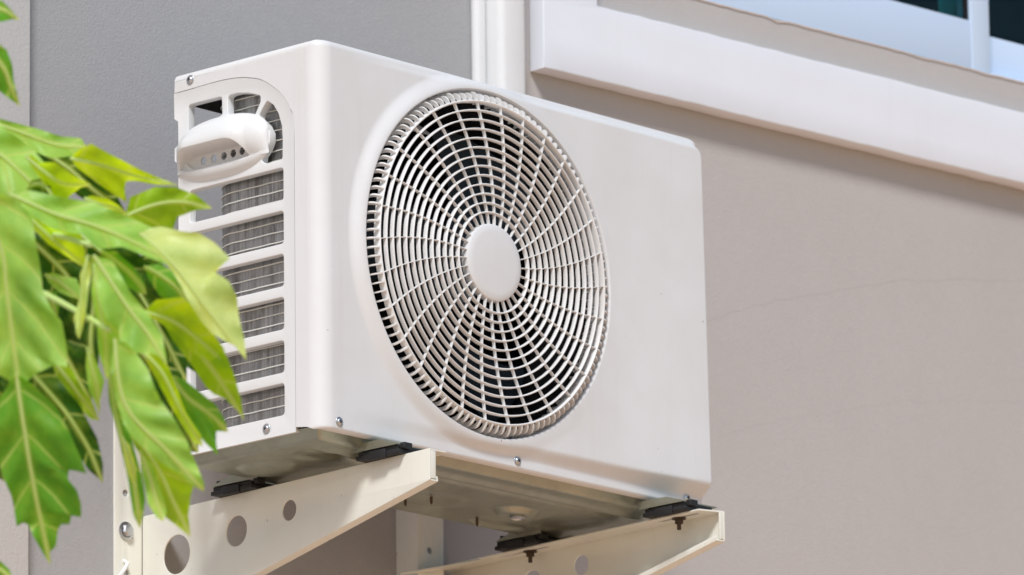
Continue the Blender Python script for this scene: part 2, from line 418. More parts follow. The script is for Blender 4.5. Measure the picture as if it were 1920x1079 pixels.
def front_panel():
    bm = bmesh.new()
    rad = {'tl': .012, 'tr': .022, 'br': .012, 'bl': .004}
    bd = []
    def seg(a, b, n):
        for k in range(n): bd.append((a[0]+(b[0]-a[0])*k/n, a[1]+(b[1]-a[1])*k/n))
    def arc(cx, cz, r, a0, a1, n):
        for k in range(n):
            a = a0+(a1-a0)*k/n; bd.append((cx+r*math.cos(a), cz+r*math.sin(a)))
    P = math.pi
    seg((rad['bl'], ZB), (W-rad['br'], ZB), 240); arc(W-rad['br'], ZB+rad['br'], rad['br'], -P/2, 0, 12)
    seg((W, ZB+rad['br']), (W, H-rad['tr']), 130); arc(W-rad['tr'], H-rad['tr'], rad['tr'], 0, P/2, 16)
    seg((W-rad['tr'], H), (rad['tl'], H), 240); arc(rad['tl'], H-rad['tl'], rad['tl'], P/2, P, 14)
    seg((0, H-rad['tl']), (0, ZB+rad['bl']), 160); arc(rad['bl'], ZB+rad['bl'], rad['bl'], P, 1.5*P, 6)
    nb = len(bd)
    ts = []
    K = 64
    for k in range(K+1):
        u = k/K; ts.append(u)
    ts = [1-(1-u)**1.55 if u > .0 else 0 for u in ts]
    ts = sorted(set([0, .004, .010]+ts))
    rings = []
    # collar inside the opening
    dirs = []
    for (x, z) in bd:
        d = Vector((x-CX, z-CZ)); d.normalize(); dirs.append(d)
    for rr, yy in ((RH, .075), (RH, .03), (RH, -.0045), (RH+.0002, -.0078), (RH+.0009, -.0098)):
        rings.append([bm.verts.new((CX+d.x*rr, yy, CZ+d.y*rr)) for d in dirs])
    for t in ts:
        if t < .012: 
            if t == 0: continue
        ring = []
        for (x, z), d in zip(bd, dirs):
            hx, hz = CX+d.x*(RH+.002), CZ+d.y*(RH+.002)
            px, pz = hx+(x-hx)*t, hz+(z-hz)*t
            ring.append(bm.verts.new((px, front_y(px, pz), pz)))
        rings.append(ring)
    for a, b_ in zip(rings, rings[1:]):
        for k in range(nb):
            bm.faces.new((a[k], a[(k+1) % nb], b_[(k+1) % nb], b_[k]))
    last = rings[-1]
    def skirt_end(x, z):
        if z < ZB+.004+1e-6 and x < W-.012: return .012
        if x < 1e-6 or (x < .004 and z < .01): return .0485
        return D
    ex = [bm.verts.new((v.co.x, max(skirt_end(*bd[i]), v.co.y), v.co.z)) for i, v in enumerate(last)]
    for k in range(nb):
        k2 = (k+1) % nb
        bm.faces.new((last[k], last[k2], ex[k2], ex[k]))
    return bm
fp = bm_obj('front_panel', front_panel(), M_WHITE, ac, smooth=50)

# left side of the casing above the guard
def yz(px, py, x=0.0):
    """photo pixel -> (y, z) on the casing's left side plane"""
    o = Matrix.Rotation(-PHI, 3, 'Z') @ CAM
    d = Matrix.Rotation(-PHI, 3, 'Z') @ (FW + RT*((px-960)/FPX) - UP*((py-539.5)/FPX))
    q = o+d*((x-o.x)/d.x); return (q.y, q.z)
SIDE = axes((0, 1, 0), (0, 0, 1), (1, 0, 0))
arch = [yz(*q) for q in ((327, 175), (350, 169), (372, 162.5), (396, 155.5), (418, 150), (442, 146), (465, 145.5), (491, 150), (517, 166.4), (530, 179), (538, 190), (544, 203), (548.4, 218), (551, 254))]
arch[0] = (D, arch[0][1])
arch[-1] = (.0487, arch[-1][1]); arch[-2] = (.0505, arch[-2][1])
def dense(pts, k=4):
    out = []
    for i in range(len(pts)-1):
        p0 = Vector(pts[max(i-1, 0)]); p1 = Vector(pts[i]); p2 = Vector(pts[i+1]); p3 = Vector(pts[min(i+2, len(pts)-1)])
        for j in range(k):
            s = j/k
            out.append(tuple(.5*((2*p1)+(p2-p0)*s+(2*p0-5*p1+4*p2-p3)*s*s+(3*p1-p0-3*p2+p3)*s**3)))
    out.append(tuple(pts[-1])); return out
archd = dense(arch)
bandpoly = archd+[(.0487, H-.0112), (D-.0004, H-.0112)]
plate('side_panel', bandpoly, [], .0016, .00005, SIDE @ Matrix.Translation((0, 0, .0008)), M_WHITE, ac, bres=0)

# side guard with the openings
gtop = [(y, z-.0021) for i, (y, z) in enumerate(archd)]
gtop = [(max(y+.0012, .0508) if i > len(archd)-10 else y, z) for i, (y, z) in enumerate(gtop)]
gtop[-1] = (.0508, gtop[-1][1])
back = [(D-.0005, .488), (D-.008, .483), (D-.0085, .447), (D-.001, .443), (D-.001, .426), (D-.008, .421), (D-.0085, .375), (D-.003, .370), (D-.003, .362), (D-.0085, .357)]
gout = gtop[::-1]+back+[(D-.0085, ZB+.010), (D-.014, ZB+.002)]+[(.0508, ZB+.002)]
gpoly = gout
A = fillet([yz(*q) for q in ((352.5, 253), (352.5, 197), (415, 181), (416, 215), (408, 220), (385, 231), (369, 243), (360, 254))], [.002, .006, .005, .003, 0, 0, 0, .002])
B = fillet([yz(*q) for q in ((427, 215), (426, 179), (445, 174.5), (466, 174.5), (487.5, 179.5), (487.5, 191), (477, 216), (452, 212.5), (440, 213))], [.002, .007, 0, 0, .004, .004, .003, 0, 0])
C_ = fillet([yz(*q) for q in ((500, 189), (512, 197), (521, 212.5), (527.6, 236), (529, 262), (528.6, 299), (500, 306.5), (490, 304), (491, 293), (499, 281), (505, 265), (505, 248), (498, 234), (485, 221.5), (486, 214), (492, 202))], [.003, .004, 0, 0, 0, .004, .003, .003, .003, 0, 0, 0, 0, .003, .003, 0])
slots = []
for (zt, zb) in ((319-8, 375), (396-4, 456), (475-2, 536), (555-1, 617), (635.5, 698), (716, 778)):
    t_ = yz(531.5, zt+4)[1]+.001; b_ = yz(532.5, zb)[1]
    slots.append(fillet([(.0715, t_+.0), (.0715, b_), (.2565, b_), (.2565, t_)], .006))
HC = (.190, .427)
cav = circle(HC[0], HC[1], .076, 48, .033)
plate('side_guard', gpoly, [A, B, C_, cav]+slots, .013, .0013, SIDE @ Matrix.Translation((0, 0, .0070)), M_GUARD, ac, bres=3)

# hand grip: hooded shell with a recessed pocket
def grip():
    bm = bmesh.new()
    # (x, z, how far it drops where the pocket closes, belongs to pocket)
    prof = [(.0015, .4730, 0, 0), (-.0035, .4720, 0, 0), (-.0085, .4695, 0, 0), (-.0145, .4650, .03, 0), (-.0205, .4590, .08, 0), (-.0258, .4520, .18, 0), (-.0298, .4445, .38, 0), (-.0320, .4380, .62, 0), (-.0328, .4325, .85, 0), (-.0324, .4300, 1, 0), (-.0300, .4290, 1, 1),
            (-.020, .4290, 1, 1), (-.009, .4285, 1, 1), (.001, .4275, 1, 1), (.0066, .4262, 1, 1), (.0085, .4235, 1, 1), (.0090, .419, 1, 1), (.0090, .4085, 1, 1), (.0075, .4052, 1, 1), (.003, .4040, 1, 1), (-.003, .4035, 1, 1), (-.0070, .4020, .5, 0), (-.0092, .3985, 0, 0), (-.0086, .3940, 0, 0), (-.0055, .3890, 0, 0), (-.001, .3850, 0, 0), (.0015, .3825, 0, 0)]
    y0, y1 = .1000, .2795; zc = .4230; n = 72; zl = .4040
    rows = []
    for i in range(n+1):
        u = -math.cos(math.pi*i/n); y = (y0+y1)/2+(y1-y0)/2*u
        e = max(1-abs(u)**2.5, 0)**.55
        up_ = (u-.13)/.77
        pm = max(1-abs(up_)**8, 0)**.75 if abs(up_) < 1 else 0.0
        row = []
        for (x, z, dr, pk) in prof:
            zz = z+(zl-z)*dr*(1-pm)
            xo = x*(e if z > .45 or z < .400 else min(1, e*1.15)) if x < 0.0015 else x
            if dr: xo += ((-.0060*e)-xo)*dr*(1-pm)
            ez = .30+.70*e if (z > zc+.018 and not pk) or z < .400 else 1-(1-(.3+.7*e))*.10
            zz = zc+(zz-zc)*ez
            row.append(bm.verts.new((xo if x != .0015 else .0015, y, zz)))
        rows.append(row)
    for a, b_ in zip(rows, rows[1:]):
        for k in range(len(prof)-1): bm.faces.new((a[k], b_[k], b_[k+1], a[k+1]))
    bmesh.ops.remove_doubles(bm, verts=bm.verts, dist=2e-5)
    return bm
gb = grip(); bmesh.ops.recalc_face_normals(gb, faces=gb.faces)
gme = bpy.data.meshes.new('hand_grip'); gb.to_mesh(gme); gb.free()
go = bpy.data.objects.new('tmp_grip', gme); COL.objects.link(go)
sol = go.modifiers.new('s', 'SOLIDIFY'); sol.thickness = .0016; sol.offset = -1
cb = bmesh.new()
for q in ((382.3, 302.2), (401.5, 297.6), (420, 293), (437.3, 288.2), (454.4, 283.6), (471, 279)):
    y_, z_ = yz(*q, x=.009)
    bmesh.ops.create_cone(cb, cap_ends=True, segments=24, radius1=.0057, radius2=.0057, depth=.03, matrix=Matrix.Translation((.014, y_, min(z_, .4125) if False else z_)) @ Matrix.Rotation(math.pi/2, 4, 'Y'))
cme = bpy.data.meshes.new('c'); cb.to_mesh(cme); cb.free(); co = bpy.data.objects.new('tmp_c', cme); COL.objects.link(co)
bo = go.modifiers.new('b', 'BOOLEAN'); bo.operation = 'DIFFERENCE'; bo.object = co; bo.solver = 'EXACT'
dg = bpy.context.evaluated_depsgraph_get(); dg.update()
fm = bpy.data.meshes.new_from_object(go.evaluated_get(dg)); fm.name = 'hand_grip'
bpy.data.objects.remove(go); bpy.data.objects.remove(co)
link('hand_grip', fm, M_GUARD, ac, 40)

# condenser coil and its wires
def coil_path(off):
    pts = [(.020-off, y) for y in np.linspace(.062, .19, 8)]
    r = .050+off
    pts += [(.070-r*math.cos(a), .19+r*math.sin(a)) for a in np.linspace(0, math.pi/2, 14)[1:]]
    pts += [(x, .24+off) for x in np.linspace(.1, .76, 6)]
    return pts
bm = bmesh.new(); uvl = bm.loops.layers.uv.new('UVMap')
cp = coil_path(0); ci = coil_path(-.022); z0, z1 = .002, .528; s = 0; vs = []; ss = []
for i, (x, y) in enumerate(cp):
    if i: s += math.hypot(x-cp[i-1][0], y-cp[i-1][1])
    ss.append(s); vs.append((bm.verts.new((x, y, z0)), bm.verts.new((x, y, z1)), bm.verts.new((*ci[i], z0)), bm.verts.new((*ci[i], z1))))
for i in range(len(vs)-1):
    for (k0, k1) in ((0, 1), (3, 2), (1, 3), (2, 0)):
        f = bm.faces.new((vs[i][k0], vs[i+1][k0], vs[i+1][k1], vs[i][k1]))
        for l, uvv in zip(f.loops, ((ss[i], 0), (ss[i+1], 0), (ss[i+1], .53), (ss[i], .53))): l[uvl].uv = uvv
bm.faces.new((vs[0][0], vs[0][1], vs[0][3], vs[0][2])); bm.faces.new((vs[-1][0], vs[-1][2], vs[-1][3], vs[-1][1]))
coil = bm_obj('condenser_coil', bm, M_COIL, ac, 50)
bm = bmesh.new(); rnd = random.Random(5)
wp = coil_path(.0012)
for k in range(36):
    z = .012+k*.01472
    tube(bm, [(x, y, z+rnd.uniform(-.0004, .0004)) for x, y in wp[:26]], .0009, 6)
for (x, y) in ((.0165, .075), (.0165, .13)):
    pass
bm_obj('coil_wire', bm, M_WIRE, coil)

# inner shroud, motor and fan
FY = axes((1, 0, 0), (0, 0, 1), (0, -1, 0))     # local z towards the viewer
bm = bmesh.new()
lathe(bm, [(RH+.0, -.0305), (RH-.006, -.031), (.236, -.045), (.232, -.115), (.250, -.13), (.27, -.135), (.27, -.20)], Matrix.Translation((CX, 0, CZ)) @ FY, 96)
lathe(bm, [(RH-.0005, -.074), (.2475, -.0745)], Matrix.Translation((CX, 0, CZ)) @ FY, 96)
shr = bm_obj('fan_shroud', bm, M_SHROUD, ac, normals=False)
bm = bmesh.new(); box(bm, CX-.29, CX+.27, .205, .212, .0, .53); box(bm, .60, .603, .03, .21, .0, .53)
bm_obj('inner_bulkhead', bm, M_SHROUD, ac)
fan = empty('fan', (CX, .075, CZ)); fan.parent = ac
bm = bmesh.new(); lathe(bm, [(0, .034), (.030, .033), (.046, .026), (.052, .012), (.052, -.03), (0, -.03)], FY, 48); bm_obj('fan_hub', bm, M_BLADE, fan)
for kb in range(3):
    bm = bmesh.new(); rows = []
    a0 = kb*2*math.pi/3+.62
    for i in range(15):
        r = .045+.178*i/14; row = []
        for j in range(17):
            u = j/16; sweep = .55*(i/14)**1.4; wd = .95-.10*(i/14)
            a = a0+sweep+(u-.5)*wd*(1.15-.15*abs(2*u-1))
            yy = (u-.5)*.062*(1-.25*i/14)+.010*math.sin(u*math.pi)
            rr = r-.012*(abs(2*u-1)**6)*(i/14)
            row.append(bm.verts.new((rr*math.cos(a), yy, rr*math.sin(a))))
        rows.append(row)
    for a_, b_ in zip(rows, rows[1:]):
        for j in range(16): bm.faces.new((a_[j], b_[j], b_[j+1], a_[j+1]))
    bmesh.ops.solidify(bm, geom=bm.faces[:], thickness=.0025)
    bm_obj('fan_blade', bm, M_BLADE, fan, 60)

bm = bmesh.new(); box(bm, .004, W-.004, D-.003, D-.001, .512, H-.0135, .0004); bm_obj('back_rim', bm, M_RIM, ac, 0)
# fan grille
YG = -.0200                                   # front plane of the grille
gr = empty('fan_grille', (CX, 0, CZ)); gr.parent = ac
ROUT = .2334; RHUB = .0562; NR = 13; R1 = .0727
def hoop(bm, r, t, y0, y1, seg=160):
    b = t*.35
    prof = [(r-t/2, -y1), (r-t/2, -(y0+b)), (r-t/2+b, -y0), (r+t/2-b, -y0), (r+t/2, -(y0+b)), (r+t/2, -y1), (r-t/2, -y1)]
    lathe(bm, prof, FY, seg)
for k in range(NR):
    r = R1+(ROUT-R1)*k/(NR-1); bm = bmesh.new()
    hoop(bm, r, .0021 if k < NR-1 else .0029, YG, YG+(.0070 if k < NR-1 else .012), 200)
    bm_obj('ring', bm, M_GRILLE, gr, 50)
for k in range(30):
    bm = bmesh.new(); th0 = math.radians(97.3+12*k); n = 22; t = .0013
    L = []
    for i in range(n+1):
        r = RHUB-.003+(ROUT+.001-RHUB+.003)*i/n
        a = th0-math.radians(11.5)*(1-(r-RHUB)/(ROUT-RHUB))**1.05 if r < ROUT and r > RHUB else (th0 if r >= ROUT else th0-math.radians(11.5))
        L.append(Vector((r*math.cos(a), r*math.sin(a))))
    prev = None
    for i, p in enumerate(L):
        tg = (L[min(i+1, n)]-L[max(i-1, 0)]).normalized(); nn = Vector((-tg.y, tg.x))*t/2
        q = [bm.verts.new((p.x+sx*nn.x*wf_, yy, p.y+sx*nn.y*wf_)) for sx, yy, wf_ in ((-1, YG+.0014, .7), (1, YG+.0014, .7), (1, YG+.0064, 1.2), (-1, YG+.0064, 1.2))]
        if prev:
            for m_ in range(4): bm.faces.new((prev[m_], prev[(m_+1) % 4], q[(m_+1) % 4], q[m_]))
        prev = q
    bm_obj('spoke', bm, M_GRILLE, gr, 40)
bm = bmesh.new()
lathe(bm, [(0, -YG+.0012), (RHUB-.012, -YG+.0011), (RHUB-.003, -YG+.0004), (RHUB-.0008, -YG-.0008), (RHUB, -YG-.003), (RHUB, -YG-.012), (RHUB-.002, -YG-.012), (RHUB-.002, -YG-.004), (0, -YG-.004)], FY, 96)
bm_obj('centre_cap', bm, M_WHITE, gr, 40)
# hooked outer fins
def fin_mesh(ext):
    bm = bmesh.new(); t = .0011
    r0 = ROUT+.0012; r1 = RH-.0018-(.0025 if not ext else 0)
    y0 = YG+.0008; y1 = .026
    out = []
    R = .013 if ext else .011
    for i in range(9):
        a = math.pi/2*i/8; out.append((r1-R+R*math.sin(a), y0+R-R*math.cos(a)))
    out = [(r0-.002, y0)]+out+[(r1, y1)]
    inn = [(r1-.0055, y1)]+[(r1-.0055-(R-.0055)*(1-math.cos(a)), y0+.0065+(R-.0)*(1-math.sin(a))) for a in (math.radians(q) for q in (0, 30, 60, 90))]+[(r0-.002, y0+.0065)]
    poly = out+inn
    vf = [bm.verts.new((r, y, -t)) for r, y in poly]; vb = [bm.verts.new((r, y, t)) for r, y in poly]
    bm.faces.new(vf[::-1]); bm.faces.new(vb)
    for i in range(len(poly)):
        j = (i+1) % len(poly); bm.faces.new((vf[i], vf[j], vb[j], vb[i]))
    bmesh.ops.recalc_face_normals(bm, faces=bm.faces)
    me = bpy.data.meshes.new('fin'); bm.to_mesh(me); bm.free(); me.materials.append(M_GRILLE); return me
fa, fb = fin_mesh(True), fin_mesh(False)
def fin(parent, k, me):
    o = bpy.data.objects.new('fin', me); COL.objects.link(o); o.parent = parent
    o.rotation_euler = (0, -math.radians(97.3+3*k), 0); return o
# 120 fins: the sixty widest-looking are separate, the rest one piece
big = []; rest = bmesh.new()
for k in range(120):
    me = fa if k % 4 == 0 else fb
    if k % 6 != 5: fin(gr, k, me)
    else:
        tmp = me.copy(); tmp.transform(Matrix.Rotation(-math.radians(97.3+3*k), 4, 'Y')); rest.from_mesh(tmp); bpy.data.meshes.remove(tmp)
ro = bm_obj('fin', rest, M_GRILLE, gr, 0); ro['kind'] = 'stuff'

# base pan
def pan():
    bm = bmesh.new(); nx, ny = 260, 96
    x0, x1, y0, y1 = .006, W-.010, .010, D-.004
    def zf(x, y):
        d = min(x-x0, x1-x, y-y0, y1-y)
        z = -.001-.017*sstep(0, .014, d)
        z -= .0065*math.exp(-((y-.055)/.010)**2)*sstep(.03, .07, x-x0)*sstep(.03, .07, x1-x)       # long rib near the front
        z += .006*math.exp(-((y-.085)/.009)**2)*sstep(.03, .09, x-x0)*sstep(.03, .09, x1-x)
        for (cx, cy, rx, ry, h) in ((.56, .155, .040, .028, -.009), (.25, .17, .11, .05, .004), (.41, .185, .07, .045, -.003), (.68, .16, .05, .06, .004), (.10, .20, .045, .05, -.005), (.09, .09, .04, .04, .004), (.62, .24, .06, .022, .005)):
            q = ((x-cx)/rx)**2+((y-cy)/ry)**2; z += h*(1-sstep(.45, 1.1, q))
        return z
    g = [[bm.verts.new((x0+(x1-x0)*i/nx, y0+(y1-y0)*j/ny, zf(x0+(x1-x0)*i/nx, y0+(y1-y0)*j/ny))) for j in range(ny+1)] for i in range(nx+1)]
    for i in range(nx):
        for j in range(ny): bm.faces.new((g[i][j], g[i][j+1], g[i+1][j+1], g[i+1][j]))
    return bm
pn = bm_obj('base_pan', pan(), M_GALV, ac, 60, normals=False)
bm = bmesh.new(); lathe(bm, [(.0105, 0), (.0115, -.0015), (.0115, -.004), (.009, -.005), (.008, -.003), (.008, 0)], Matrix.Translation((.56, .150, -.0265)), 28); bm_obj('drain_hole', bm, M_SCREW, pn)
bm = bmesh.new(); lathe(bm, [(.0078, 0), (0, 0)], Matrix.Translation((.56, .150, -.0275)), 28)
bm_obj('drain_opening', bm, M_BLACK, pn, 0)
for (x, y) in ((.395, .165), (.378, .20), (.555, .225)):
    bm = bmesh.new(); lathe(bm, [(.0022, .01), (.0022, -.006), (.0019, -.0065), (.0022, -.0075), (.0019, -.0085), (.0022, -.0095), (.0010, -.0125), (0, -.013)], Matrix.Translation((x, y, -.019)), 10); bm_obj('screw_tip', bm, M_RUST, pn)

def screw(parent, loc, nrm, r=.0048, name='screw'):
    z = Vector(nrm).normalized(); x = z.orthogonal().normalized(); y = z.cross(x); m = axes(x, y, z, loc)
    bm = bmesh.new(); lathe(bm, [(r*1.45, .0002), (r*1.4, .0006), (r*1.02, .0007), (r*.98, .0014), (r*.8, .0024), (r*.45, .0031), (0, .0034)], m, 28)
    s_ = bm_obj(name, bm, M_SCREW, parent, 60)
    bm = bmesh.new(); rot = m @ Matrix.Rotation(.5, 4, 'Z')
    box(bm, -r*.5, r*.5, -r*.12, r*.12, .0030, .0037, 0, rot); box(bm, -r*.12, r*.12, -r*.5, r*.5, .0031, .0038, 0, rot)
    bm_obj('cross_recess', bm, M_CROSS, s_, 0)
y_, z_ = yz(357, 150); screw(ac, (-.0005, y_, z_), (-1, 0, .05))
y_, z_ = yz(500, 806); screw(ac, (-.0005, y_, z_+.0015), (-1, 0, 0))
for x in (.0358, .3983, .7600): screw(ac, (x, front_y(x, .0065)-.0004, .0065), (0, -1, 0))

# feet with rubber pads
ZA = -.035                                    # top of the bracket arms
def foot(cx, cy, sgn, galvside):
    """sgn: -1 front foot, +1 rear foot (tab reaches outwards past the casing)"""
    f = empty('foot', (cx, cy, ZA)); f.parent = ac
    bm = bmesh.new()
    # bent steel: sloping cheek up to the pan and a flat sole
    w2 = .036; zt = .019
    for s_ in (-1, 1):
        pts = [(s_*w2, -sgn*.050, .0125), (s_*w2, sgn*.040, .0125), (s_*w2, sgn*.036, .0145), (s_*w2, sgn*.004, zt+.005), (s_*w2, -sgn*.050, zt+.005)]
        a = [bm.verts.new(q) for q in pts]; b_ = [bm.verts.new((q[0]-s_*.0016, q[1], q[2])) for q in pts]
        bm.faces.new(a); bm.faces.new(b_[::-1])
        for i in range(len(a)):
            j = (i+1) % len(a); bm.faces.new((a[i], a[j], b_[j], b_[i]))
    box(bm, -w2+.0017, w2-.0017, min(-sgn*.028, sgn*.034), max(-sgn*.028, sgn*.040), .0126, .0142, .0004)
    ft = bm_obj('foot_plate', bm, M_GALV, f, 30)
    bm = bmesh.new()
    box(bm, -.036, .032, -.040, .042, .0002, .0062, .001); box(bm, -.033, .028, -.036, .040, .0064, .0122, .001)
    box(bm, -.0385, -.0335, -.016, .016, -.0030, .0090, .0008); box(bm, -.030, -.014, -.046, -.0365, .0066, .0152, .001)
    rnd = random.Random(int(cx*100))
    lathe(bm, [(.0036, .012), (.0036, .021), (.0030, .0218), (0, .0218)], Matrix.Translation((-.027, .034, 0)), 12)
    bm_obj('rubber_pad', bm, M_RUBBER, f, 30)
    bm = bmesh.new()
    lathe(bm, [(0, .0165), (.003, .016), (.003, .0143), (.0065, .0143)], Matrix.Translation((0, 0, 0)), 12)
    lathe(bm, [(.0105, -.0030), (.0105, -.0042), (.0058, -.0043), (.0062, -.0105), (.0032, -.0107), (.0030, -.0195), (0, -.020)], Matrix.Translation((-.004, 0, 0)), 6 if False else 14)
    bm_obj('foot_bolt', bm, M_RUST, f, 30)
    return f
XL, XR = .116, .7265                          # web planes of the two brackets (wall frame, at their arms)
def local(x, y):
    v = Matrix.Rotation(-PHI, 3, 'Z') @ Vector((x, y, 0)); return v.x, v.y
for (wx, wy, sg) in ((XL+.020, -.004, -1), (XL+.020, .300, 1), (XR-.020, .006, -1), (XR-.020, .315, 1)):
    lx, ly = local(wx, wy); foot(lx, ly, sg, 0)

# ---------------------------------------------------------------- wall brackets (wall frame)
def bracket(x, tip, op, holes, label):
    """op=+1: channel opens to the right, op=-1: to the left"""
    r = empty('wall_bracket', (x, YW, -.1)); tag(r, label, 'bracket', 'steel brackets under the air conditioner')
    def loc(bm):
        for v in bm.verts: v.co -= Vector((x, YW, -.1))
        return bm
    th = .0024
    ybk = YW-.004
    slope = (-.0800+.1576)/(.2703+.0942)
    zb = ZA-.0447
    zbk = zb-slope*(ybk-tip)
    web = fillet([(tip, zb), (tip, ZA), (ybk, ZA), (ybk, zbk)], [.003, .002, .001, .001])
    hs = [circle(y, z, rr, 48) for (y, z, rr) in holes]
    a = plate('arm', web, hs, th, .0005, axes((0, 1, 0), (0, 0, 1), (1, 0, 0), (x+op*th/2, 0, 0)) @ Matrix.Identity(4), M_ARM, r)
    a.data.transform(Matrix.Translation(-Vector((x, YW, -.1))))
    # top flange with bolt slots
    fw = .038 if op > 0 else .041
    def slot(y0, y1, xc, hw=.0035):
        return [(xc-hw, y0), (xc-hw, y1), (xc, y1+hw), (xc+hw, y1), (xc+hw, y0), (xc, y0-hw)]
    xo = fw/2+.004
    sl = [slot(q0, q1, xo) for q0, q1 in ((tip+.03, tip+.105), (tip+.34, tip+.44))]
    if op > 0: fo = [(th, tip+.001), (fw-.006, tip+.001), (fw, tip+.008), (fw, ybk), (th, ybk)]
    else: fo = [(th, tip+.001), (fw, tip+.012), (fw, ybk), (th, ybk)]
    m = axes((op, 0, 0), (0, 1, 0), (0, 0, op), (x, 0, ZA-th/2))
    p = plate('arm_flange', fo, sl, th, .0005, m, M_ARM, r); p.data.transform(Matrix.Translation(-Vector((x, YW, -.1))))
    if op < 0:
        # gusset that ties the arm's flange to the upright
        yg = YW-.049; p2 = hit(751, 1075, 1, yg); bm = bmesh.new()
        q_ = [Vector((x-fw+.0005, .405, ZA-.003)), Vector((p2.x, yg, p2.z)), Vector((x-fw+.0005, yg, ZA-.006))]
        a_ = [bm.verts.new(v) for v in q_]; b_ = [bm.verts.new(v-Vector((0, 0, .0025))) for v in q_]
        bm.faces.new(a_); bm.faces.new(b_[::-1])
        for i in range(3): bm.faces.new((a_[i], b_[i], b_[(i+1) % 3], a_[(i+1) % 3]))
        bm_obj('gusset', loc(bm), M_ARM, r, 20)
    # sloping lower flange
    fl = .017; bm = bmesh.new()
    ln = math.hypot(ybk-tip, zbk-zb); dy, dz = (ybk-tip)/ln, (zbk-zb)/ln
    mm = axes((op, 0, 0), (0, dy, dz), (0, -dz*op if False else -dz, dy), (x, tip, zb))
    box(bm, th, fl, .001, ln, .0001, th, .0004, mm); box(bm, fl-.0018, fl, .001, ln, th, .008, .0004, mm)
    o = bm_obj('arm_flange', loc(bm), M_ARM, r)
    # folded front end
    bm = bmesh.new()
    if op > 0: box(bm, x+th, x+.012, tip+.0005, tip+.0028, zb+.003, ZA-th-.0002, .0004)
    else: box(bm, x-.010, x-th, tip+.0005, tip+.0028, zb+.003, ZA-th-.0002, .0004)
    bm_obj('arm_lip', loc(bm), M_ARM, r)
    # upright: angle section against the wall
    uw = .0525
    yp = YW if op > 0 else YW-.044
    xa_ = x-uw if op > 0 else hit(783, 1000, 1, yp-.003).x
    xs = (xa_, x-.0004 if op > 0 else xa_+uw)
    z0, z1 = -.62, .115
    pc = x-.0313 if op > 0 else hit(803, 1033, 1, yp).x
    pl = [(xs[0], z0), (xs[1], z0), (xs[1], z1), (xs[0], z1)]
    hh = [circle(hx, hz, .0052, 24) for hx, hz in ((pc, -.0049 if op > 0 else .06), (pc+.0005, -.1205 if op > 0 else hit(803, 1033, 1, yp).z), (pc, .055), (pc, -.20), (pc, -.29))]
    u = plate('upright', fillet(pl, .004), hh, .003, .0006, axes((1, 0, 0), (0, 0, 1), (0, -1, 0), (0, yp-.0016, 0)), M_ARM, r)
    u.data.transform(Matrix.Translation(-Vector((x, YW, -.1))))
    if op < 0:
        bm = bmesh.new(); box(bm, xa_+.0002, xa_+.0028, yp-.0001, YW, z0, z1, .0004); bm_obj('upright_web', loc(bm), M_ARM, r)
    # wall bolts
    for hz in ((-.0604, -.36) if op > 0 else (-.25,)):
        bm = bmesh.new(); q = axes((1, 0, 0), (0, 0, 1), (0, -1, 0), (pc, yp-.0032, hz))
        lathe(bm, [(.0135, .0002), (.0135, .0016), (.0100, .0022)], q, 32)
        hexm = q @ Matrix.Rotation(.3, 4, 'Z'); lathe(bm, [(.0092, .0016), (.0092, .0072), (.0082, .0084), (.0060, .0088), (0, .0088)], hexm, 6)
        bm_obj('wall_bolt', loc(bm), M_SCREW, r, 20)
    return r
tipL = -.0942; tipR = -.0632
bracket(XL, tipL, +1, [(.1947, -.0761, .0148), (.306, -.0882, .0222), (.4339, -.102, .0285)], 'cream steel bracket with round holes, under the near left end of the unit')
br = bracket(XR, tipR, -1, [(.2303, -.0685, .0150), (.335, -.082, .0215), (.455, -.10, .0285)], 'cream steel bracket with its open channel facing us, under the far right of the unit')
# white tie end threaded through the left upright
bm = bmesh.new()
q = hit(232, 1065, 1, YW-.006)
tube(bm, [(q.x-.012, YW-.006, q.z-.018), (q.x-.004, YW-.012, q.z-.004), (q.x+.004, YW-.010, q.z+.006), (q.x+.003, YW-.001, q.z+.012)], .003, 8)
tag(bm_obj('cable', bm, M_DUCT), 'short white cable end poking through the left bracket, low left', 'cable')

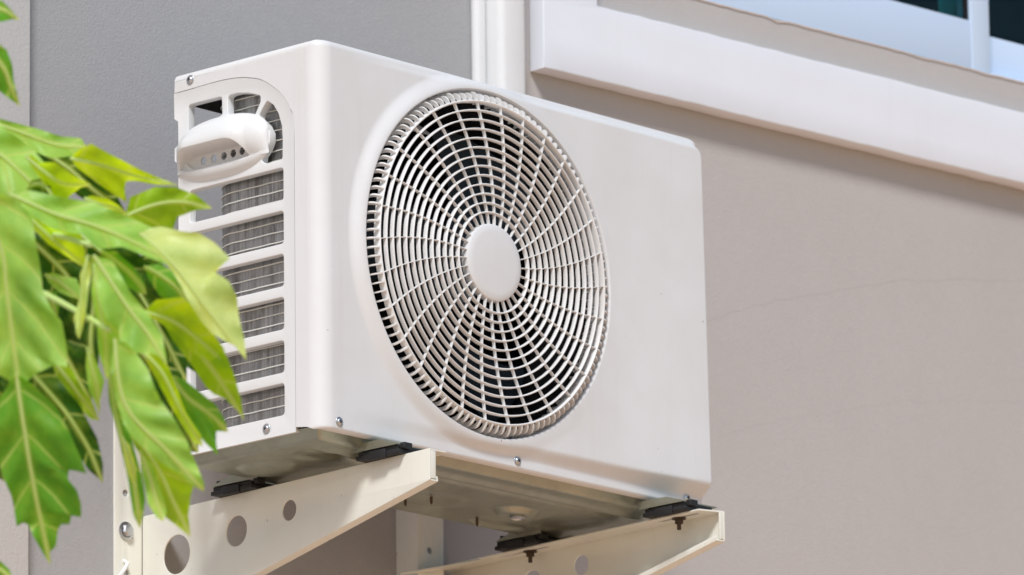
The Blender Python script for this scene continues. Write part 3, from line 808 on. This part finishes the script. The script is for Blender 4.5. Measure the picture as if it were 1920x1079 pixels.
# ---------------------------------------------------------------- papaya plant in the foreground
base = far(-330, 560, 8.9)
plant = empty('papaya_plant', (base.x, base.y, ZG)); tag(plant, 'leafy green papaya plant with drooping lobed leaves, close to the camera at left', 'plant')
PL = Vector((base.x, base.y, ZG))
bm = bmesh.new(); pts = []; rr = []
for i in range(24):
    z = i/23; pts.append(Vector((.05*math.sin(z*3), .04*math.cos(z*4), z*(base.z-ZG+.1)))); rr.append(.055-.03*z)
tube(bm, pts, rr, 14); bm_obj('trunk', bm, M_BARK, plant)
LR = random.Random(21)
def leaf(mid, A, B, col, dist=8.7, dd=0.0, fold=.25, tilt=0.0, seed=0):
    """mid: midrib, A and B: the two edges from base to tip (sight-line coordinates); dist, dd: metres away at the base and change to the tip;
       fold: V about the midrib, tilt: turn about the midrib (B side away from the viewer)"""
    r = random.Random(seed+100); n = 96; m = 12
    def sampler(pts, smooth):
        q = dense(pts, 14) if smooth else [tuple(p) for p in pts]
        q = [Vector(p) for p in q]; cl = [0]
        for a_, b_ in zip(q, q[1:]): cl.append(cl[-1]+(b_-a_).length)
        def f(s):
            t = s*cl[-1]
            for i in range(len(cl)-1):
                if cl[i+1] >= t or i == len(cl)-2:
                    k = (t-cl[i])/max(cl[i+1]-cl[i], 1e-6); return q[i]+(q[i+1]-q[i])*k
        return f, cl[-1]
    fm, tot = sampler(mid, True); fa_, _ = sampler([mid[0]]+A+[mid[-1]], False); fb_, _ = sampler([mid[0]]+B+[mid[-1]], False)
    bm = bmesh.new(); uvl = bm.loops.layers.uv.new('UVMap'); rows = []; uvs = {}
    ph1, ph2 = r.uniform(0, 6), r.uniform(0, 6); bend = r.uniform(-.02, .03)
    for i in range(n+1):
        s_ = i/n; ds = dist+dd*s_+bend*s_*s_; sc = ds/FPX; c = fm(s_)
        sm = [(fa_(s_), -1), (fb_(s_), 1)]; row = []
        for j in range(-m, m+1):
            u = abs(j)/m; e = sm[0] if j < 0 else sm[1]
            p2 = c+(e[0]-c)*u; lat = (e[0]-c).length*u*sc; sg = e[1]; am = s_*tot*sc
            q = math.sin(2*math.pi*(am-lat*1.0)/.05)
            crn = math.sin(am*95+ph1+sg)*.0035*u*u+math.sin(am*210+ph2)*.0014*u**3
            rel = fold*lat+tilt*sg*lat+.0034*q*min(1, lat/.015)+.005*math.sin(s_*6+ph2+sg)*u+crn-.5*lat*lat/.06
            p = far(p2.x, p2.y, ds)+FW*rel
            v = bm.verts.new(p-PL); uvs[v] = (lat*10, am*10); row.append(v)
        rows.append(row)
    for a_, b_ in zip(rows, rows[1:]):
        for j in range(2*m):
            f = bm.faces.new((a_[j], b_[j], b_[j+1], a_[j+1]))
            for l in f.loops: l[uvl].uv = uvs[l.vert]
    me = bpy.data.meshes.new('leaf'); bm.to_mesh(me); bm.free()
    o = link('leaf', me, M_LEAF, plant, 0); me.shade_smooth(); o.color = (*col, 1)
    bm = bmesh.new(); k_ = range(0, n-3, 4)
    tube(bm, [rows_co for rows_co in [far(fm(i/n).x, fm(i/n).y, dist+dd*i/n+bend*(i/n)**2-.0022)-PL for i in k_]], [.0019*(1-.8*i/n) for i in k_], 6)
    bm_obj('midrib', bm, M_STEM, o)
    return o
DK = (.022, .10, .006); MD = (.14, .42, .035); LT = (.40, .72, .18); YL = (.64, .88, .01); PL_ = (.70, .86, .42); YD = (.38, .64, .012)  # darkest green puts shaded gaps into the leaf colour, palest green the glare
LV = [
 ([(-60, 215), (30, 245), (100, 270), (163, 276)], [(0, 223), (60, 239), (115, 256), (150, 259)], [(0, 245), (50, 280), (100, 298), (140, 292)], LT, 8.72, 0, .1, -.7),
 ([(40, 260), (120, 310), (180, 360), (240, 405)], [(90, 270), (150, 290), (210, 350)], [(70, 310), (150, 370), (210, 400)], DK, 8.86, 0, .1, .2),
 ([(-90, 230), (0, 290), (60, 345), (110, 395)], [(0, 235), (60, 280), (95, 320), (110, 360)], [(-60, 330), (-20, 400), (50, 425), (90, 415)], LT, 8.66, 0, .1, -.6),
 ([(131, 297), (190, 310), (260, 332), (336, 348)], [(150, 281), (172, 270), (205, 288), (260, 317), (300, 335)], [(143, 314), (180, 343), (216, 368), (236, 380), (226, 352), (222, 340), (250, 339), (290, 346)], YL, 8.70, 0, .1, 1.1),
 ([(235, 405), (290, 384), (340, 379), (398, 391)], [(245, 370), (290, 351), (330, 351), (368, 366)], [(250, 425), (290, 435), (322, 431), (332, 407), (365, 395)], YD, 8.68, 0, .5, .6),
 ([(48, 293), (80, 320), (120, 345), (170, 347)], [(60, 291), (75, 305), (105, 305), (140, 330)], [(58, 312), (82, 345), (92, 370), (122, 374), (150, 352)], YL, 8.62, 0, .2, .9),
 ([(50, 355), (65, 345), (85, 350), (100, 372)], [(60, 338), (80, 335), (95, 350)], [(50, 362), (70, 375), (90, 378)], DK, 8.64, 0, .2, .5),
 ([(158, 372), (185, 382), (208, 388), (232, 396)], [(170, 367), (200, 372), (220, 384)], [(170, 385), (195, 398), (220, 400)], YL, 8.66, 0, .1, 1.0),
 ([(15, 362), (100, 400), (200, 432), (345, 500)], [(55, 357), (120, 371), (175, 380), (225, 400), (280, 425), (330, 450)], [(55, 398), (64, 408), (100, 430), (140, 439), (156, 438), (185, 468), (230, 463), (275, 482), (320, 500)], LT, 8.56, 0, .1, -.55),
 ([(262, 438), (318, 488), (385, 575), (462, 676)], [(280, 428), (302, 425), (340, 434), (372, 437), (402, 456), (431, 485), (398, 508), (428, 527), (443, 556), (446, 590), (458, 640)], [(300, 480), (325, 512), (350, 557), (375, 600), (397, 625), (422, 640), (446, 652)], PL_, 8.50, -.02, .25, -.5),
 ([(60, 412), (95, 445), (130, 475), (162, 505)], [(66, 404), (100, 430), (140, 438), (156, 440), (160, 470)], [(64, 432), (90, 458), (125, 482)], YL, 8.60, 0, .1, .9),
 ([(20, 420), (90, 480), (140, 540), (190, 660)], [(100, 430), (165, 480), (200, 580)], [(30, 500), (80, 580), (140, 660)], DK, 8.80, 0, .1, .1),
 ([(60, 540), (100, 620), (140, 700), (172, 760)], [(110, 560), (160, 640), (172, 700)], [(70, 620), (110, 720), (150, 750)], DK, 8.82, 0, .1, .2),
 ([(84, 515), (105, 525), (130, 545), (150, 562)], [(100, 512), (125, 520), (142, 522), (149, 540)], [(90, 530), (110, 548), (130, 556)], LT, 8.72, 0, .1, -.5),
 ([(88, 545), (95, 560), (102, 580), (108, 600)], [(105, 548), (112, 570)], [(86, 560), (94, 590)], MD, 8.73, 0, .1, -.3),
 ([(-35, 350), (5, 480), (12, 540), (36, 727)], [(25, 372), (62, 425), (72, 480), (80, 545), (95, 575), (118, 603), (127, 650), (128, 688), (105, 684), (70, 700)], [(-80, 400), (-90, 500), (-70, 600), (-40, 680)], LT, 8.46, .04, .15, -.15),
 ([(30, 700), (45, 800), (65, 920), (95, 1060)], [(70, 728), (105, 762), (135, 815), (167, 887), (131, 879), (128, 897), (146, 918), (154, 943), (154, 971), (135, 963), (130, 986), (121, 972), (108, 995), (105, 1025), (93, 1035)], [(-10, 760), (-14, 840), (8, 900), (20, 928), (31, 988), (38, 979), (52, 984), (65, 1010), (82, 1040)], MD, 8.48, .03, .2, .1),
 ([(-20, 700), (-20, 780), (0, 850), (10, 905)], [(20, 740), (30, 800), (28, 870)], [(-60, 760), (-50, 840), (-20, 890)], DK, 8.56, 0, .1, .2),
 ([(50, 690), (120, 770), (165, 840), (193, 908)], [(100, 700), (150, 760), (182, 820), (194, 870)], [(80, 760), (130, 830), (166, 882), (184, 898)], DK, 8.58, .03, .1, .1),
 ([(95, 670), (130, 715), (160, 755), (187, 790)], [(130, 683), (150, 722), (175, 755)], [(105, 715), (140, 758), (168, 786)], YD, 8.62, 0, .1, .7),
 ([(163, 650), (172, 690), (182, 730), (187, 780)], [(183, 685), (196, 715), (188, 750)], [(161, 690), (168, 735), (180, 760)], LT, 8.55, 0, .1, -.5),
 ([(165, 478), (155, 530), (150, 580), (149, 636)], [(170, 510), (165, 560), (158, 600)], [(150, 515), (150, 555), (139, 595), (143, 625)], PL_, 8.52, 0, .2, -.4),
 ([(172, 480), (176, 560), (170, 640), (178, 720)], [(190, 520), (188, 600), (185, 680)], [(163, 520), (160, 600), (160, 680)], DK, 8.60, 0, .1, .8),
 ([(176, 495), (186, 570), (198, 640), (198, 713)], [(195, 550), (225, 606), (223, 650), (208, 700)], [(172, 545), (181, 600), (186, 660)], LT, 8.53, 0, .1, -.4),
 ([(175, 478), (240, 577), (278, 627), (314, 688)], [(210, 490), (245, 548), (285, 600), (304, 632), (311, 668)], [(186, 560), (200, 600), (222, 612), (226, 650), (250, 662), (285, 664), (304, 674)], LT, 8.50, 0, .2, -.3),
 ([(215, 635), (235, 760), (320, 852), (383, 922)], [(240, 645), (275, 690), (300, 750), (330, 790), (352, 830), (366, 868), (383, 905)], [(208, 680), (214, 740), (232, 795), (252, 825), (300, 866), (340, 890), (366, 914)], LT, 8.46, 0, .2, -.25),
 ([(240, 800), (295, 875), (325, 940), (357, 1006)], [(290, 830), (345, 880), (367, 905), (359, 930), (353, 965)], [(250, 835), (275, 875), (292, 930), (310, 972), (336, 990)], YD, 8.54, 0, .05, .8),
 ([(200, 680), (222, 800), (250, 900), (263, 992)], [(225, 740), (246, 820), (266, 890), (272, 935), (268, 970)], [(205, 760), (224, 830), (240, 905), (250, 965)], MD, 8.57, 0, .2, .4),
 ([(230, 820), (240, 850), (252, 890), (256, 915)], [(243, 835), (256, 880)], [(232, 850), (240, 890)], PL_, 8.52, 0, .2, -.4),
 ([(262, 845), (280, 890), (292, 935), (306, 978)], [(285, 870), (302, 925), (312, 960)], [(266, 890), (278, 945), (294, 970)], LT, 8.50, 0, .2, -.3),
 ([(270, 662), (305, 700), (340, 770), (380, 838)], [(290, 660), (318, 690), (332, 730), (350, 775), (376, 815)], [(278, 685), (305, 735), (338, 795), (362, 830)], YL, 8.55, 0, .1, 1.0),
 ([(315, 700), (350, 745), (390, 775), (428, 810)], [(345, 712), (378, 738), (404, 760), (421, 788)], [(330, 745), (350, 790), (385, 830), (411, 854), (402, 820), (404, 808)], MD, 8.60, 0, .2, -.3),
 ([(285, 570), (360, 645), (410, 710), (458, 790)], [(330, 575), (375, 605), (405, 640), (428, 670), (441, 708), (452, 750)], [(325, 640), (360, 687), (386, 728), (400, 740), (422, 748), (446, 772)], YD, 8.57, -.02, .15, .5),
 ([(268, 585), (320, 600), (370, 635), (430, 690)], [(295, 562), (345, 558), (378, 590), (398, 622), (420, 652)], [(290, 600), (325, 622), (352, 655), (375, 672), (405, 680)], YL, 8.54, 0, .1, .8),
 ([(270, 500), (305, 520), (335, 545), (360, 585)], [(300, 495), (335, 515), (360, 550)], [(280, 525), (300, 555), (330, 575)], MD, 8.62, 0, .1, -.4),
 ([(190, 470), (230, 500), (255, 525), (275, 552)], [(215, 470), (250, 500), (270, 530)], [(200, 500), (225, 530), (255, 548)], MD, 8.60, 0, .1, -.4),
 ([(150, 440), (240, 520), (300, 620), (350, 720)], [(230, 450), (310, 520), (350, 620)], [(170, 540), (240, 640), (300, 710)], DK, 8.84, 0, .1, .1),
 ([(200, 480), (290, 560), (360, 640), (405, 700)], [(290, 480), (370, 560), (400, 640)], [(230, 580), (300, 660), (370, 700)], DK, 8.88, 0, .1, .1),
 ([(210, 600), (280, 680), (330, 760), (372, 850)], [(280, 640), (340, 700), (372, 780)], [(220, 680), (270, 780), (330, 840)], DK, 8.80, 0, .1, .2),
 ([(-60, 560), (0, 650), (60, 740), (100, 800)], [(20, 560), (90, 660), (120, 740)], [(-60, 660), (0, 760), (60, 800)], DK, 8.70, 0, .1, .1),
 ([(-80, 10), (-20, 14), (10, 20), (37, 38)], [(-30, -12), (5, 3), (22, 20)], [(-20, 40), (5, 42), (22, 36)], MD, 8.5, 0, .2, -.3),
 ([(-40, 70), (5, 125), (20, 160), (38, 200)], [(-10, 76), (12, 94), (23, 122), (25, 150), (34, 180)], [(-30, 140), (0, 172), (18, 186)], MD, 8.5, 0, .2, .1),
 ([(-60, 1040), (-30, 1055), (0, 1068), (26, 1090)], [(-30, 1035), (0, 1052), (16, 1068)], [(-40, 1070), (-10, 1085)], MD, 8.5, 0, .2, 0),
]
hub = far(-150, 330, 8.8)
for i_, L_ in enumerate(LV): leaf(*L_, seed=i_)
bm = bmesh.new()
top = base+Vector((0, 0, .08))
for k, (px, py, dd_) in enumerate(((-70, 330, 8.55), (-90, 250, 8.85), (-10, 370, 8.62), (130, 420, 8.74), (170, 460, 8.55), (205, 620, 8.5), (-90, 20, 8.5), (-90, 1020, 8.5), (-60, 600, 8.8))):
    e = far(px, py, dd_); mm_ = (top+e)/2+Vector((0, 0, .05)); pts = [tuple(a) for a in dense([tuple(top), tuple(mm_), tuple(e)], 8)] if False else [(1-s)**2*top+2*s*(1-s)*mm_+s*s*e for s in [q/12 for q in range(13)]]
    tube(bm, [p-PL for p in pts], [.006-.003*q/12 for q in range(13)], 8)
    if k == 0 or True:
        bm_obj('petiole', bm, M_STEM, plant); bm = bmesh.new()
bm.free()
